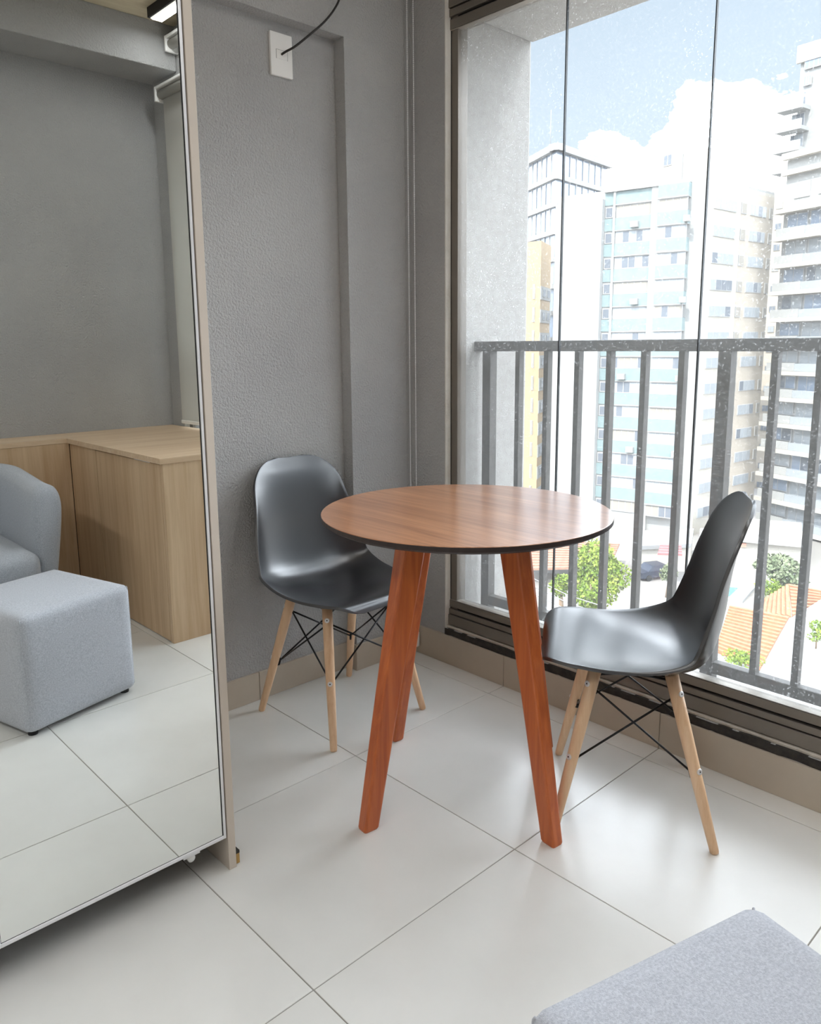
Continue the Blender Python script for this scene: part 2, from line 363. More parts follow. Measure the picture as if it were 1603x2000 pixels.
# ================================================================== ROUND TABLE
TC = (1.456, 1.331); TZ = 0.775; TR = 0.373
tb = tag(empty('round_table', (TC[0], TC[1], 0)), 'round walnut-topped table with four splayed red-brown wooden legs', 'table')
def lathe(name, prof, m, parent, n=96, local=True):
    vs, fs = [], []
    for (r, z) in prof:
        for k in range(n): vs.append((r * math.cos(2 * PI * k / n), r * math.sin(2 * PI * k / n), z))
    for i in range(len(prof) - 1):
        for k in range(n): fs.append((i * n + k, i * n + (k + 1) % n, (i + 1) * n + (k + 1) % n, (i + 1) * n + k))
    fs.append(tuple(range((len(prof) - 1) * n, len(prof) * n))); fs.append(tuple(range(n - 1, -1, -1)))
    return mesh_obj(name, vs, fs, m, parent, local=local)
lathe('table_top', [(TR - 0.0005, TZ - 0.002), (TR, TZ - 0.0008), (TR - 0.001, TZ)], M_top, tb)
e_ = lathe('table_edge', [(TR - 0.045, TZ - 0.021), (TR - 0.012, TZ - 0.0195), (TR - 0.0005, TZ - 0.0125), (TR - 0.0003, TZ - 0.002)], M_edge, tb)
e_['label'] = 'dark undercut rim of the table top'
def make_table_leg(ang):
    # radial rectangular section, tapering to the foot, chamfered long edges
    d = Vector((math.cos(ang), math.sin(ang), 0)); tn = Vector((-d.y, d.x, 0))
    rings = []
    for z, r, a, b in ((0.0, 0.322, 0.0200, 0.0165), (0.004, 0.321, 0.0215, 0.018), (0.35, 0.2535, 0.0275, 0.0195), (TZ - 0.018, 0.170, 0.0345, 0.0225)):
        c = d * r + Vector((0, 0, z)); ch = 0.006
        ring = []
        for sa, sb in ((-1, -1), (1, -1), (1, 1), (-1, 1)):
            p1 = (sa * a, sb * (b - ch)); p2 = (sa * (a - ch), sb * b); pm = (sa * (a - ch * 0.29), sb * (b - ch * 0.29))
            seq = (p1, pm, p2) if (sa * sb > 0) else (p2, pm, p1)
            ring += [c + d * q[0] + tn * q[1] for q in seq]
        rings.append(ring)
    k = len(rings[0]); vs = [tuple(p) for r in rings for p in r]; fs = []
    for i in range(len(rings) - 1):
        for j in range(k): fs.append((i * k + j, i * k + (j + 1) % k, (i + 1) * k + (j + 1) % k, (i + 1) * k + j))
    fs.append(tuple(range(k - 1, -1, -1))); fs.append(tuple(range((len(rings) - 1) * k, len(rings) * k)))
    return mesh_obj('leg', vs, fs, M_leg, tb, local=True)
for a in (174.0, -96.0, 84.0, -6.0): make_table_leg(math.radians(a))

# ================================================================== SHELL CHAIRS
PROFILE = [(0.236, 0.421), (0.229, 0.441), (0.205, 0.450), (0.15, 0.444), (0.08, 0.431), (0.0, 0.421), (-0.07, 0.418), (-0.125, 0.428), (-0.162, 0.457), (-0.182, 0.51), (-0.194, 0.58),
           (-0.200, 0.655), (-0.209, 0.73), (-0.222, 0.782), (-0.236, 0.812), (-0.246, 0.829)]
def make_shell(parent):
    P = catmull(PROFILE, 10)
    L = [0.0]
    for a, b in zip(P[:-1], P[1:]): L.append(L[-1] + math.dist(a, b))
    T = L[-1]
    def at_len(s):
        for i in range(len(L) - 1):
            if L[i + 1] >= s:
                t = (s - L[i]) / max(1e-9, L[i + 1] - L[i]); return (P[i][0] + (P[i + 1][0] - P[i][0]) * t, P[i][1] + (P[i + 1][1] - P[i][1]) * t)
        return P[-1]
    def interp(tab, t):
        n_ = len(tab); i = 0
        while i < n_ - 2 and t > tab[i + 1][0]: i += 1
        (a, va), (b, vb) = tab[i], tab[i + 1]; h = b - a; q = min(1.0, max(0.0, (t - a) / h))
        def slope(j):
            if j == 0 or j == n_ - 1: j0, j1 = (0, 1) if j == 0 else (n_ - 2, n_ - 1)
            else: j0, j1 = j - 1, j + 1
            return (tab[j1][1] - tab[j0][1]) / (tab[j1][0] - tab[j0][0])
        ma, mb = slope(i) * h, slope(i + 1) * h
        return va * (2 * q ** 3 - 3 * q * q + 1) + ma * (q ** 3 - 2 * q * q + q) + vb * (3 * q * q - 2 * q ** 3) + mb * (q ** 3 - q * q)
    WID = [(0, 0.196), (0.18, 0.213), (0.36, 0.224), (0.52, 0.224), (0.68, 0.209), (0.84, 0.184), (1.0, 0.160)]
    CURL = [(0, 0.002), (0.14, 0.010), (0.3, 0.030), (0.46, 0.060), (0.6, 0.060), (0.76, 0.040), (0.9, 0.016), (1.0, 0.003)]
    ns, nv = 52, 28
    S = []
    for i in range(ns + 1):
        q = i / ns; S.append(T * (0.5 - 0.5 * math.cos(PI * (0.06 + 0.88 * q))))
    s0, s1 = S[0], S[-1]; S = [(s - s0) / (s1 - s0) * T for s in S]
    vs = []
    for s in S:
        t = s / T; p = at_len(s); e = 0.012
        a, b = at_len(max(0, s - e)), at_len(min(T, s + e)); tx, tz = b[0] - a[0], b[1] - a[1]; ln = math.hypot(tx, tz)
        nx, nz = -tz / ln * -1, tx / ln * -1   # towards the sitter
        w0 = interp(WID, t); c0 = interp(CURL, t)
        r1, r2 = 0.100, 0.105
        if s < r1: w0 -= r1 - math.sqrt(max(0, r1 * r1 - (r1 - s) ** 2))
        if T - s < r2: w0 -= r2 - math.sqrt(max(0, r2 * r2 - (r2 - (T - s)) ** 2))
        for k in range(nv + 1):
            v = -1 + 2 * k / nv; av = abs(v)
            x = w0 * (v * (1.12 - 0.12 * av * av)); cu = c0 * av ** 2.4
            vs.append((x, p[0] + nx * cu, p[1] + nz * cu))
    fs = [(i * (nv + 1) + k, i * (nv + 1) + k + 1, (i + 1) * (nv + 1) + k + 1, (i + 1) * (nv + 1) + k) for i in range(ns) for k in range(nv)]
    o = mesh_obj('seat_shell', vs, fs, M_plastic, parent, smooth=True, local=True)
    sm = o.modifiers.new('thickness', 'SOLIDIFY'); sm.thickness = 0.0085; sm.offset = 1.0
    bv = o.modifiers.new('edge', 'BEVEL'); bv.width = 0.0032; bv.segments = 2; bv.limit_method = 'ANGLE'; bv.angle_limit = math.radians(50)
    return o
def make_chair():
    ch = empty('shell_chair', (0, 0, 0))
    make_shell(ch)
    legs = {}
    for sx in (-1, 1):
        for sy in (-1, 1):
            ft = Vector((sx * 0.192, 0.189 if sy > 0 else -0.189, 0.0)); tp = Vector((sx * 0.130, 0.098 if sy > 0 else -0.078, 0.421 if sy > 0 else 0.4135))
            legs[(sx, sy)] = (ft, tp)
            pts = [ft, ft.lerp(tp, 0.01), ft.lerp(tp, 0.35), ft.lerp(tp, 0.7), tp]
            lg = tube('leg', pts, [0.0095, 0.0108, 0.0135, 0.0155, 0.0160], M_beech, ch, 16, local=True)
            dirv = (tp - ft).normalized(); outw = Vector((sx, sy, 0)).normalized(); outw = (outw - dirv * outw.dot(dirv)).normalized()
            for q, rr in ((0.895, 0.0157), (0.46, 0.0143)):
                c = ft.lerp(tp, q)
                v, f = tube_data([c + outw * (rr - 0.002), c + outw * (rr + 0.0008), c + outw * (rr + 0.0016)], [0.0074, 0.0074, 0.0058], 14)
                sc = mesh_obj('screw', v, f, M_steel, lg, smooth=False, local=True)
                v, f = tube_data([c + outw * (rr + 0.0010), c + outw * (rr + 0.0019)], 0.0022, 6)
                mesh_obj('screw_socket', v, f, M_black, lg, local=True)
            inw = -outw
            c = ft.lerp(tp, 0.44)
            v, f = tube_data([c + inw * 0.010 - dirv * 0.012, c + inw * 0.0165 - dirv * 0.010, c + inw * 0.0165 + dirv * 0.012, c + inw * 0.010 + dirv * 0.014], 0.0035, 8)
            mesh_obj('strut_bracket', v, f, M_wire, ch, smooth=True, local=True)
    order = [(-1, -1), (1, -1), (1, 1), (-1, 1)]
    for i in range(4):
        a, b = legs[order[i]], legs[order[(i + 1) % 4]]
        for p, q in ((a, b), (b, a)):
            s = p[0].lerp(p[1], 0.86); e = q[0].lerp(q[1], 0.44)
            cen = Vector((0, 0.0, 0.3)); s = s + Vector((cen.x - s.x, cen.y - s.y, 0)).normalized() * 0.014; e = e + Vector((cen.x - e.x, cen.y - e.y, 0)).normalized() * 0.016
            off = Vector((0, 0, 0.0))
            tube('cross_strut', [s, s.lerp(e, 0.5), e], 0.0028, M_wire, ch, 8, local=True)
    # bent wire frame under the seat joining the leg tops
    ring = []
    for k in range(4):
        a, b = legs[order[k]][1], legs[order[(k + 1) % 4]][1]
        a2, b2 = a * 0.93, b * 0.93
        for q in (0.0, 0.25, 0.5, 0.75): 
            p = a2.lerp(b2, q); ring.append((p.x, p.y, 0.396 + 0.008 * math.sin(PI * q)))
    ring.append(ring[0])
    tube('seat_frame', ring, 0.0035, M_wire, ch, 8, local=True)
    for o_ in order:
        t = legs[o_][1]
        v, f = tube_data([(t.x * 0.97, t.y * 0.97, 0.395), (t.x * 0.93, t.y * 0.95, 0.404), (t.x * 0.88, t.y * 0.92, 0.408)], 0.005, 10)
        mesh_obj('mount', v, f, M_wire, ch, smooth=True, local=True)
    return ch
chair = make_chair()
# local +y is the facing direction
chair.location = (1.492, 1.916, 0); chair.rotation_euler = (0, 0, PI + math.radians(1.5))
tag(chair, 'black plastic shell chair with beech legs against the dark wall', 'chair', 'black shell chairs at the round table')
chair2 = copy_tree(chair)
chair2.location = (1.721, 0.982, 0); chair2.rotation_euler = (0, 0, math.radians(123.87 - 90))
chair2['label'] = 'black plastic shell chair with beech legs in front of the window'

# ================================================================== MIRRORED WARDROBE
YM = 1.4695
wd = tag(empty('mirror_wardrobe', (0.25, 1.8, 0)), 'tall wardrobe with mirror sliding doors and champagne end panel', 'wardrobe')
box('side_panel', 0.800, 0.8185, 1.4655, 2.168, 0, 2.60, M_champ, wd, 0.0006, seg=1)
box('side_panel', -0.69, -0.6715, 1.4655, 2.168, 0, 2.60, M_champ, wd, 0.0006, seg=1)
box('top_panel', -0.6715, 0.800, 1.466, 2.168, 2.575, 2.60, M_champ, wd)
box('back_panel', -0.6715, 0.800, 2.150, 2.168, 0.02, 2.575, M_dark, wd)
box('bottom_panel', -0.6715, 0.800, 1.60, 2.150, 0.075, 0.095, M_dark, wd)
box('dark_kick', -0.6715, 0.800, 1.66, 1.675, 0, 0.075, M_dark, wd)  # dark panel added to give the shade under the doors
DW = 0.4865
for k in range(3):
    x1 = 0.7970 - k * (DW + 0.002); x0 = x1 - DW
    y = YM
    dr = box('mirror_door', x0 + 0.001, x1 - 0.001, y + 0.004, y + 0.022, 0.086, 2.56, M_dark, wd)
    z0, z1 = 0.084, 2.562
    ix0, ix1, iz0, iz1 = x0 + 0.0062, x1 - 0.0062, z0 + 0.0085, z1 - 0.008
    mesh_obj('mirror_glass', [(ix0 + 0.0012, y, iz0 + .001), (ix1 - 0.0026, y, iz0 + .001), (ix1 - 0.0026, y, iz1), (ix0 + 0.0012, y, iz1),
                              (ix0 + 0.0012, y + 0.004, iz0 + .001), (ix1 - 0.0026, y + 0.004, iz0 + .001), (ix1 - 0.0026, y + 0.004, iz1), (ix0 + 0.0012, y + 0.004, iz1)],
             [(0, 1, 2, 3), (5, 4, 7, 6), (4, 0, 3, 7), (1, 5, 6, 2), (4, 5, 1, 0), (3, 2, 6, 7)], M_mirror, dr)
    for a, b, c, d in ((x0, ix0, z0, z1), (ix1, x1, z0, z1), (ix0, ix1, z0, iz0), (ix0, ix1, iz1, z1)):
        box('frame_strip', a, b, y - 0.0025, y + 0.02, c, d, M_alw, dr, 0.0008, seg=1)
    box('mirror_seal', ix1 - 0.0027, ix1, y - 0.0003, y + 0.004, iz0, iz1, M_black, dr)
    box('mirror_seal', ix0, ix1, y - 0.0003, y + 0.004, iz0 - 0.0002, iz0 + 0.0009, M_black, dr)
box('gap_shade', 0.7973, 0.8002, 1.474, 1.49, 0.086, 2.56, M_black, wd)  # black strip stands in for the shade in the open door gap
rol = tube('door_roller', [(0.715, 1.480, 0.066), (0.715, 1.490, 0.066)], 0.009, M_white, wd, 16)
box('roller_housing', 0.695, 0.735, 1.478, 1.492, 0.072, 0.086, M_alw, wd)
sh = tag(empty('wooden_shim', (0.826, 1.49, 0)), 'small dark-topped wooden shim beside the wardrobe panel', 'shim')
M_shim = wood('raw_pine', rgb(150, 116, 62), rgb(196, 160, 98), 2, 120, 0.8)
box('block', 0.8195, 0.8325, 1.474, 1.505, 0, 0.026, M_shim, sh, 0.001, seg=1)
box('felt_cap', 0.8195, 0.8325, 1.474, 1.505, 0.026, 0.033, M_dark, sh)

# ================================================================== WALL SOCKET AND CABLE
so = tag(empty('wall_outlet', (1.514, YB, 2.09)), 'white outlet cover plate on the dark wall under the beam', 'outlet')
box('cover_plate', 1.474, 1.556, 2.168, YB + 0.001, 2.030, 2.156, M_white, so, 0.0025)
md = box('module', 1.495, 1.536, 2.1665, 2.170, 2.080, 2.106, M_white, so, 0.0008, seg=1)
multi_box('module_gap', [(1.4942, 1.495, 2.1672, 2.1685, 2.0795, 2.1065), (1.536, 1.5368, 2.1672, 2.1685, 2.0795, 2.1065), (1.4942, 1.5368, 2.1672, 2.1685, 2.106, 2.1067)], mat('shadow_gap', rgb(120, 118, 116), 0.9), so)
CP = [(1.514, 2.169, 2.094), (1.520, 2.150, 2.100), (1.54, 2.128, 2.114), (1.585, 2.106, 2.155), (1.632, 2.098, 2.198), (1.672, 2.096, 2.245), (1.697, 2.098, 2.29), (1.715, 2.105, 2.37), (1.722, 2.12, 2.47), (1.724, 2.123, 2.6), (1.724, 2.123, 2.752)]
tag(tube('cable', catmull(CP, 6), 0.0035, M_cable, None, 8), 'thin black cable curving up from the outlet plate', 'cable')

# ================================================================== ROLLER BLINDS
def cassette(root, y0, y1, z, x=1.985):
    lathe_ = tube('roller_tube', [(x, y0 + 0.01, z), (x, y1 - 0.01, z)], 0.022, M_blind, root, 20)
    box('head_rail', x - 0.028, XW + 0.001, y0, y1, z + 0.022, z + 0.036, M_white, root, 0.003)
    for y in (y0, y1): box('end_cap', x - 0.030, XW + 0.001, y - 0.004, y + 0.012 if y == y0 else y + 0.004, z - 0.036, z + 0.036, M_white, root, 0.004)
b1 = tag(empty('roller_blind', (1.985, 0.65, 2.66)), 'white roller blind rolled up under the ceiling above the glass', 'blind')
cassette(b1, -0.845, 2.115, 2.655)
def strand(name, x, y, z0, z1, parent):
    vs, fs = [], []
    nb = int((z1 - z0) / 0.0062)
    for i in range(nb):
        z = z0 + i * 0.0062; k = len(vs); r = 0.0026
        vs += [(x, y, z - r)] + [(x + r * math.cos(PI / 3 * q), y + r * math.sin(PI / 3 * q), z) for q in range(6)] + [(x, y, z + r)]
        for q in range(6):
            fs.append((k, k + 1 + (q + 1) % 6, k + 1 + q)); fs.append((k + 7, k + 1 + q, k + 1 + (q + 1) % 6))
    k = len(vs); v, f = tube_data([(x, y, z0), (x, y, z1)], 0.0009, 5); vs += v; fs += [tuple(i + k for i in q) for q in f]
    o = mesh_obj(name, vs, fs, M_bead, parent, smooth=True); o['kind'] = 'stuff'; return o
bc = tag(empty('bead_chain', (2.0, 2.095, 0.04)), 'long white beaded blind cord hanging in the dark corner', 'cord')
strand('bead_strand', 2.0, 2.1105, 0.085, 2.65, bc); strand('bead_strand', 2.0, 2.0795, 0.085, 2.65, bc)
box('cord_weight', 1.990, 2.010, 2.074, 2.116, 0.03, 0.092, M_white, bc, 0.006, seg=3)
b2 = tag(empty('roller_blind', (1.99, -0.45, 0.79)), 'white roller blind pulled down over the oak counter', 'blind')
cassette(b2, -0.985, 0.05, 2.455)
mesh_obj('blind_fabric', boxv(1.9955, 1.9965, -0.97, 0.038, 0.80, 2.455), BOXF, M_blind, b2)
box('bottom_bar', 1.990, 2.002, -0.972, 0.04, 0.788, 0.806, M_white, b2, 0.003)

# ================================================================== OAK COUNTER BEHIND THE PHOTOGRAPHER (seen in the mirror)
WT0, WT1 = 0.745, 0.7675
wt = mesh_obj('worktop', [(1.347, 0.092, WT0), (2.013, 0.092, WT0), (2.013, -1.129, WT0), (-1.2, -1.129, WT0), (-1.2, -0.893, WT0), (1.347, -0.893, WT0),
                          (1.347, 0.092, WT1), (2.013, 0.092, WT1), (2.013, -1.129, WT1), (-1.2, -1.129, WT1), (-1.2, -0.893, WT1), (1.347, -0.893, WT1)],
              [(5, 4, 3, 2, 1, 0), (6, 7, 8, 9, 10, 11)] + [(i, (i + 1) % 6, 6 + (i + 1) % 6, 6 + i) for i in range(6)], M_oaktop)
bm = bmesh.new(); bm.from_mesh(wt.data); bmesh.ops.recalc_face_normals(bm, faces=bm.faces); bm.to_mesh(wt.data); bm.free()
tag(wt, 'L-shaped oak laminate worktop below the lowered blind', 'worktop')
cb = tag(empty('base_cabinet', (1.68, -0.4, 0)), 'oak laminate cabinet under the worktop beside the window', 'cabinet')
box('end_panel', 1.360, 2.012, 0.067, 0.088, 0, WT0, M_oak, cb, 0.0008, seg=1)
box('body', 1.379, 2.012, -1.125, 0.067, 0.004, WT0, M_dark, cb)
dr = box('door', 1.360, 1.377, -0.575, 0.0645, 0.004, WT0 - 0.006, M_oak, cb, 0.0008, seg=1)
box('edge_pull', 1.3575, 1.3625, -0.165, -0.025, WT0 - 0.0065, WT0 - 0.0015, M_alw, dr, 0.0008, seg=1)
box('filler_panel', 1.360, 1.377, -0.892, -0.580, 0.004, WT0, M_oak, cb, 0.0008, seg=1)
hb = tag(empty('oak_panelling', (0.0, -1.0, 0)), 'oak laminate panelling below the worktop along the wall', 'panel')
for a, b in ((-1.19, -0.345), (-0.343, 0.505), (0.507, 1.358)):
    box('panel_board', a, b, -0.912, -0.894, 0.002, WT0, M_oak, hb, 0.0008, seg=1)
box('panel_core', -1.185, 1.35, -1.128, -0.914, 0.002, WT0 - 0.001, M_oak, hb)

# ================================================================== OTTOMAN
def soft_box(name, sx, sy, z0, z1, r, m, parent, puff=0.012, n=14, taper=0.0, cx=0.0, cy=0.0):
    """upholstered block: subdivided box, rounded edges, crowned faces (local coords)"""
    bm = bmesh.new(); bmesh.ops.create_cube(bm, size=2.0); bmesh.ops.subdivide_edges(bm, edges=bm.edges, cuts=n, use_grid_fill=True)
    hx, hy, hz = sx / 2, sy / 2, (z1 - z0) / 2
    for v in bm.verts:
        q = v.co.copy()
        p = Vector((q.x * hx, q.y * hy, q.z * hz))
        c = Vector((max(-hx + r, min(hx - r, p.x)), max(-hy + r, min(hy - r, p.y)), max(-hz + r, min(hz - r, p.z))))
        dlt = p - c
        if dlt.length > 1e-9:
            big = max(abs(dlt.x), abs(dlt.y), abs(dlt.z)); p = c + dlt.normalized() * min(r, dlt.length if (abs(dlt.x) > 1e-9) + (abs(dlt.y) > 1e-9) + (abs(dlt.z) > 1e-9) == 1 else r)
        f = lambda t: max(0, 1 - t * t)
        p.x += math.copysign(puff * f(q.y) * f(q.z), q.x) if abs(q.x) > .99 else 0
        p.y += math.copysign(puff * f(q.x) * f(q.z), q.y) if abs(q.y) > .99 else 0
        p.z += puff * 0.8 * f(q.x) * f(q.y) if q.z > .99 else 0
        k = 1 - taper * (q.z * -0.5 + 0.5)
        v.co = Vector((p.x * k + cx, p.y * k + cy, p.z + hz + z0))
    for f in bm.faces: f.smooth = True
    me = bpy.data.meshes.new(name); bm.to_mesh(me); bm.free(); me.materials.append(m)
    return link(bpy.data.objects.new(name, me), parent)
ot = tag(empty('ottoman', (0.811, 0.2545, 0), math.radians(-15.5)), 'square pale grey fabric ottoman in the foreground', 'ottoman')
soft_box('cushion_body', 0.415, 0.415, 0.011, 0.392, 0.024, M_fab, ot, 0.006, 16)
def seam_loop(h, z, r):
    pts = []
    for cx, cy, a0 in ((h - r, h - r, 0), (-h + r, h - r, 90), (-h + r, -h + r, 180), (h - r, -h + r, 270)):
        for k in range(7): a = math.radians(a0 + 15 * k); pts.append((cx + r * math.cos(a), cy + r * math.sin(a), z))
    pts.append(pts[0]); return pts
for sx, sy in ((1, 1), (-1, 1), (-1, -1), (1, -1)):
    q = 0.199
    pts = [(sx * q, sy * q, 0.03), (sx * (q + 0.0005), sy * (q + 0.0005), 0.2), (sx * q, sy * q, 0.366), (sx * (q - 0.004), sy * (q - 0.004), 0.381)]
    tube('corner_seam', catmull(pts, 4), 0.0022, M_fab, ot, 6, local=True)
    v, f = tube_data([(sx * 0.175, sy * 0.175, 0.0), (sx * 0.175, sy * 0.175, 0.020)], 0.015, 12)
    mesh_obj('foot', v, f, M_black, ot, local=True)

# ================================================================== TUB ARMCHAIR (seen in the mirror)
ac = tag(empty('armchair', (0.68, -0.48, 0)), 'blue-grey tub armchair behind the ottoman seen in the mirror', 'armchair')
def tub_back():
    # U path (world), inside width 0.62, thickness 0.115
    path = []
    x_r, x_l, yf, yb, rc = 1.020, 0.34, -0.275, -0.800, 0.16
    path += [(x_r, yf + (yb + rc - yf) * k / 8) for k in range(9)]
    path += [(x_r - rc + rc * math.cos(a), yb + rc - rc * math.sin(a)) for a in [math.radians(9 * k) for k in range(1, 11)]]
    path += [(x_r - rc + (x_l + rc - x_r + rc) * k / 8, yb) for k in range(1, 9)]
    path += [(x_l + rc - rc * math.sin(a), yb + rc - rc * math.cos(a)) for a in [math.radians(9 * k) for k in range(1, 11)]]
    path += [(x_l, yb + rc + (yf - yb - rc) * k / 8) for k in range(1, 9)]
    # cross-section (offset outward o, height z), flaring towards the top, rounded crest
    sec = [(-0.052, 0.10), (-0.010, 0.10), (0.018, 0.25), (0.046, 0.42), (0.062, 0.54), (0.062, 0.60), (0.050, 0.640), (0.025, 0.660), (-0.008, 0.662), (-0.036, 0.648), (-0.052, 0.615), (-0.056, 0.50), (-0.055, 0.30)]
    sec = catmull(sec + [sec[0]], 3)[:-1]
    vs, fs = [], []; N = len(path); K = len(sec)
    cxm = 0.68
    for i, p in enumerate(path):
        a = path[max(0, i - 1)]; b = path[min(N - 1, i + 1)]; tx, ty = b[0] - a[0], b[1] - a[1]; l = math.hypot(tx, ty)
        ox, oy = -ty / l, tx / l    # left of travel
        # outward: away from the seat centre
        if (p[0] + ox * 0.1 - cxm) ** 2 + (p[1] + oy * 0.1 + 0.45) ** 2 < (p[0] - cxm) ** 2 + (p[1] + 0.45) ** 2: ox, oy = -ox, -oy
        back = min(1.0, max(0.0, (-0.35 - p[1]) / 0.45)); lift = 0.045 * back
        for o, z in sec:
            zz = z + lift * max(0, (z - 0.3) / 0.36)
            vs.append((p[0] + ox * o, p[1] + oy * o, zz))
    for i in range(N - 1):
        for k in range(K): fs.append((i * K + k, i * K + (k + 1) % K, (i + 1) * K + (k + 1) % K, (i + 1) * K + k))
    # rounded front ends
    for end, sgn in ((0, 1), (N - 1, 1)):
        base = end * K; cx = sum(vs[base + k][0] for k in range(K)) / K
        prev = [base + k for k in range(K)]
        for q, (sc, dy) in enumerate(((0.94, 0.022), (0.75, 0.036), (0.45, 0.043))):
            cur = []
            for k in range(K):
                x, y, z = vs[base + k]; zc = 0.38; cur.append(len(vs)); vs.append((cx + (x - cx) * sc, y + dy, zc + (z - zc) * (1 - (1 - sc) * 0.25)))
            for k in range(K): fs.append((prev[k], prev[(k + 1) % K], cur[(k + 1) % K], cur[k]))
            prev = cur
        fs.append(tuple(prev))
    o = mesh_obj('tub_back', vs, fs, M_fab2, ac, smooth=True)
    bm = bmesh.new(); bm.from_mesh(o.data); bmesh.ops.recalc_face_normals(bm, faces=bm.faces); bm.to_mesh(o.data); bm.free()
    return o
tub_back()
soft_box('seat_cushion', 0.575, 0.60, 0.255, 0.415, 0.05, M_fab2, ac, 0.014, 14, cy=0.0)
soft_box('seat_base', 0.66, 0.56, 0.10, 0.258, 0.03, M_fab2, ac, 0.004, 10, cy=0.0)
for sx in (-1, 1):
    for sy in (-1, 1): tube('leg', [(sx * 0.27, sy * 0.22, 0.0), (sx * 0.255, sy * 0.205, 0.11)], [0.013, 0.02], M_black, ac, 12, local=True)

# ================================================================== CEILING LAMPS
M_lamp = bpy.data.materials.new('lamp_diffuser'); M_lamp.use_nodes = True
bsdf(M_lamp).inputs['Base Color'].default_value = (0.9, 0.9, 0.88, 1); bsdf(M_lamp).inputs['Emission Color'].default_value = (1, 0.96, 0.9, 1); bsdf(M_lamp).inputs['Emission Strength'].default_value = 0.14
def ceiling_lamp(x, y0, y1, label, watts):
    r = tag(empty('linear_lamp', (x, (y0 + y1) / 2, ZC)), label, 'lamp', 'black linear lamps on the ceiling')
    box('housing', x - 0.035, x + 0.035, y0, y1, ZC - 0.045, ZC, M_black, r, 0.002)
    box('diffuser', x - 0.026, x + 0.026, y0 + 0.012, y1 - 0.012, ZC - 0.05, ZC - 0.044, M_lamp, r, 0.002)
    ld = bpy.data.lights.new('lamp_light', 'AREA'); ld.shape = 'RECTANGLE'; ld.size = 0.05; ld.size_y = (y1 - y0) - 0.05; ld.energy = watts; ld.color = (0.97, 0.985, 1.0)
    lo = bpy.data.objects.new('lamp_light', ld); lo.location = (0, 0, -0.055); link(lo, r)
ceiling_lamp(1.86, -0.745, 1.25, 'long black linear ceiling lamp beside the window wall', 1.4)
ceiling_lamp(0.5, -0.70, 1.20, 'added black linear fill lamp in the middle of the room', 1.0)  # added fill light, no lamp known here
ceiling_lamp(-1.2, -0.80, 1.60, 'added black linear fill lamp furthest from the window', 4.2)  # unseen lamp added behind the camera to brighten the room

# ================================================================== THE CITY OUTSIDE
def hdir(u):
    a = (u - PPX) / FPX
    b = -(CAM_R[0][2] * a + CAM_R[2][2]) / CAM_R[1][2]
    return Vector((CAM_R[0][0] * a + CAM_R[1][0] * b + CAM_R[2][0], CAM_R[0][1] * a + CAM_R[1][1] * b + CAM_R[2][1]))
def hp(u, t): return hdir(u) * t          # ground position at bearing u, t metres out
def zat(xy, v):
    k = (v - PPY) / FPX
    p1 = CAM_R[1][0] * xy[0] + CAM_R[1][1] * xy[1]; p2 = CAM_R[2][0] * xy[0] + CAM_R[2][1] * xy[1]
    return CAMZ + (k * p2 - p1) / (CAM_R[1][2] - k * CAM_R[2][2])
def pt(u, v, t):
    # bearing corrected for the leaning of verticals towards the edge of the lens
    a = (u - PPX) / FPX; b = (v - PPY) / FPX
    d = Vector([CAM_R[0][i] * a + CAM_R[1][i] * b + CAM_R[2][i] for i in range(3)])
    return Vector((0, 0, CAMZ)) + d * t
GZ = -21.5
class Fac:
    def __init__(s, A, B):
        s.A = Vector(A); s.B = Vector(B); s.L = (s.B - s.A).length; s.d = (s.B - s.A) / s.L
        n = Vector((s.d.y, -s.d.x)); s.n = n if n.dot(s.A) < 0 else -n
    def p(s, a, o, z):
        q = s.A + s.d * a + s.n * o; return (q.x, q.y, z)
    def box(s, name, a, b, z0, z1, o0, o1, m, parent):
        vs = [s.p(a, o0, z0), s.p(b, o0, z0), s.p(b, o1, z0), s.p(a, o1, z0), s.p(a, o0, z1), s.p(b, o0, z1), s.p(b, o1, z1), s.p(a, o1, z1)]
        return mesh_obj(name, vs, BOXF, m, parent)
    def window(s, a, b, z0, z1, npan, parent, mf, mp, o=0.0, name='window', fr=0.10, dark=0.0, md=None):
        f = s.box(name, a, b, z0, z1, o - 0.05, o + 0.06, mf, parent)
        wv = (b - a - fr * (npan + 1)) / npan
        for k in range(npan):
            x = a + fr + k * (wv + fr)
            s.box('pane', x, x + wv, z0 + fr, z1 - fr, o + 0.0, o + 0.075, md if (md and random.random() < dark) else mp, f)
        return f
def prism(name, pts, z0, z1, m, parent=None):
    n = len(pts); vs = [(p[0], p[1], z0) for p in pts] + [(p[0], p[1], z1) for p in pts]
    o = mesh_obj(name, vs, [tuple(range(n - 1, -1, -1)), tuple(range(n, 2 * n))] + [(i, (i + 1) % n, n + (i + 1) % n, n + i) for i in range(n)], m, parent)
    bm = bmesh.new(); bm.from_mesh(o.data); bmesh.ops.recalc_face_normals(bm, faces=bm.faces); bm.to_mesh(o.data); bm.free(); return o
C_white = mat('far_white_paint', rgb(146, 146, 144), 0.9, spec=0.2)
C_cream = mat('far_cream_paint', rgb(167, 162, 153), 0.9, spec=0.2)
C_peach = mat('far_peach_paint', rgb(166, 157, 145), 0.9, spec=0.2)
C_teal = noisy('far_teal_tiles', rgb(110, 128, 129), rgb(119, 135, 136), 1.2, 0.7)
C_grey = mat('far_grey', rgb(126, 126, 126), 0.9)
C_orange = mat('far_orange_paint', rgb(158, 137, 108), 0.9)
C_glass = mat('far_glass', rgb(141, 146, 150), 0.25, spec=0.6)
C_glassb = mat('far_blue_glass', rgb(124, 136, 152), 0.22, spec=0.6)
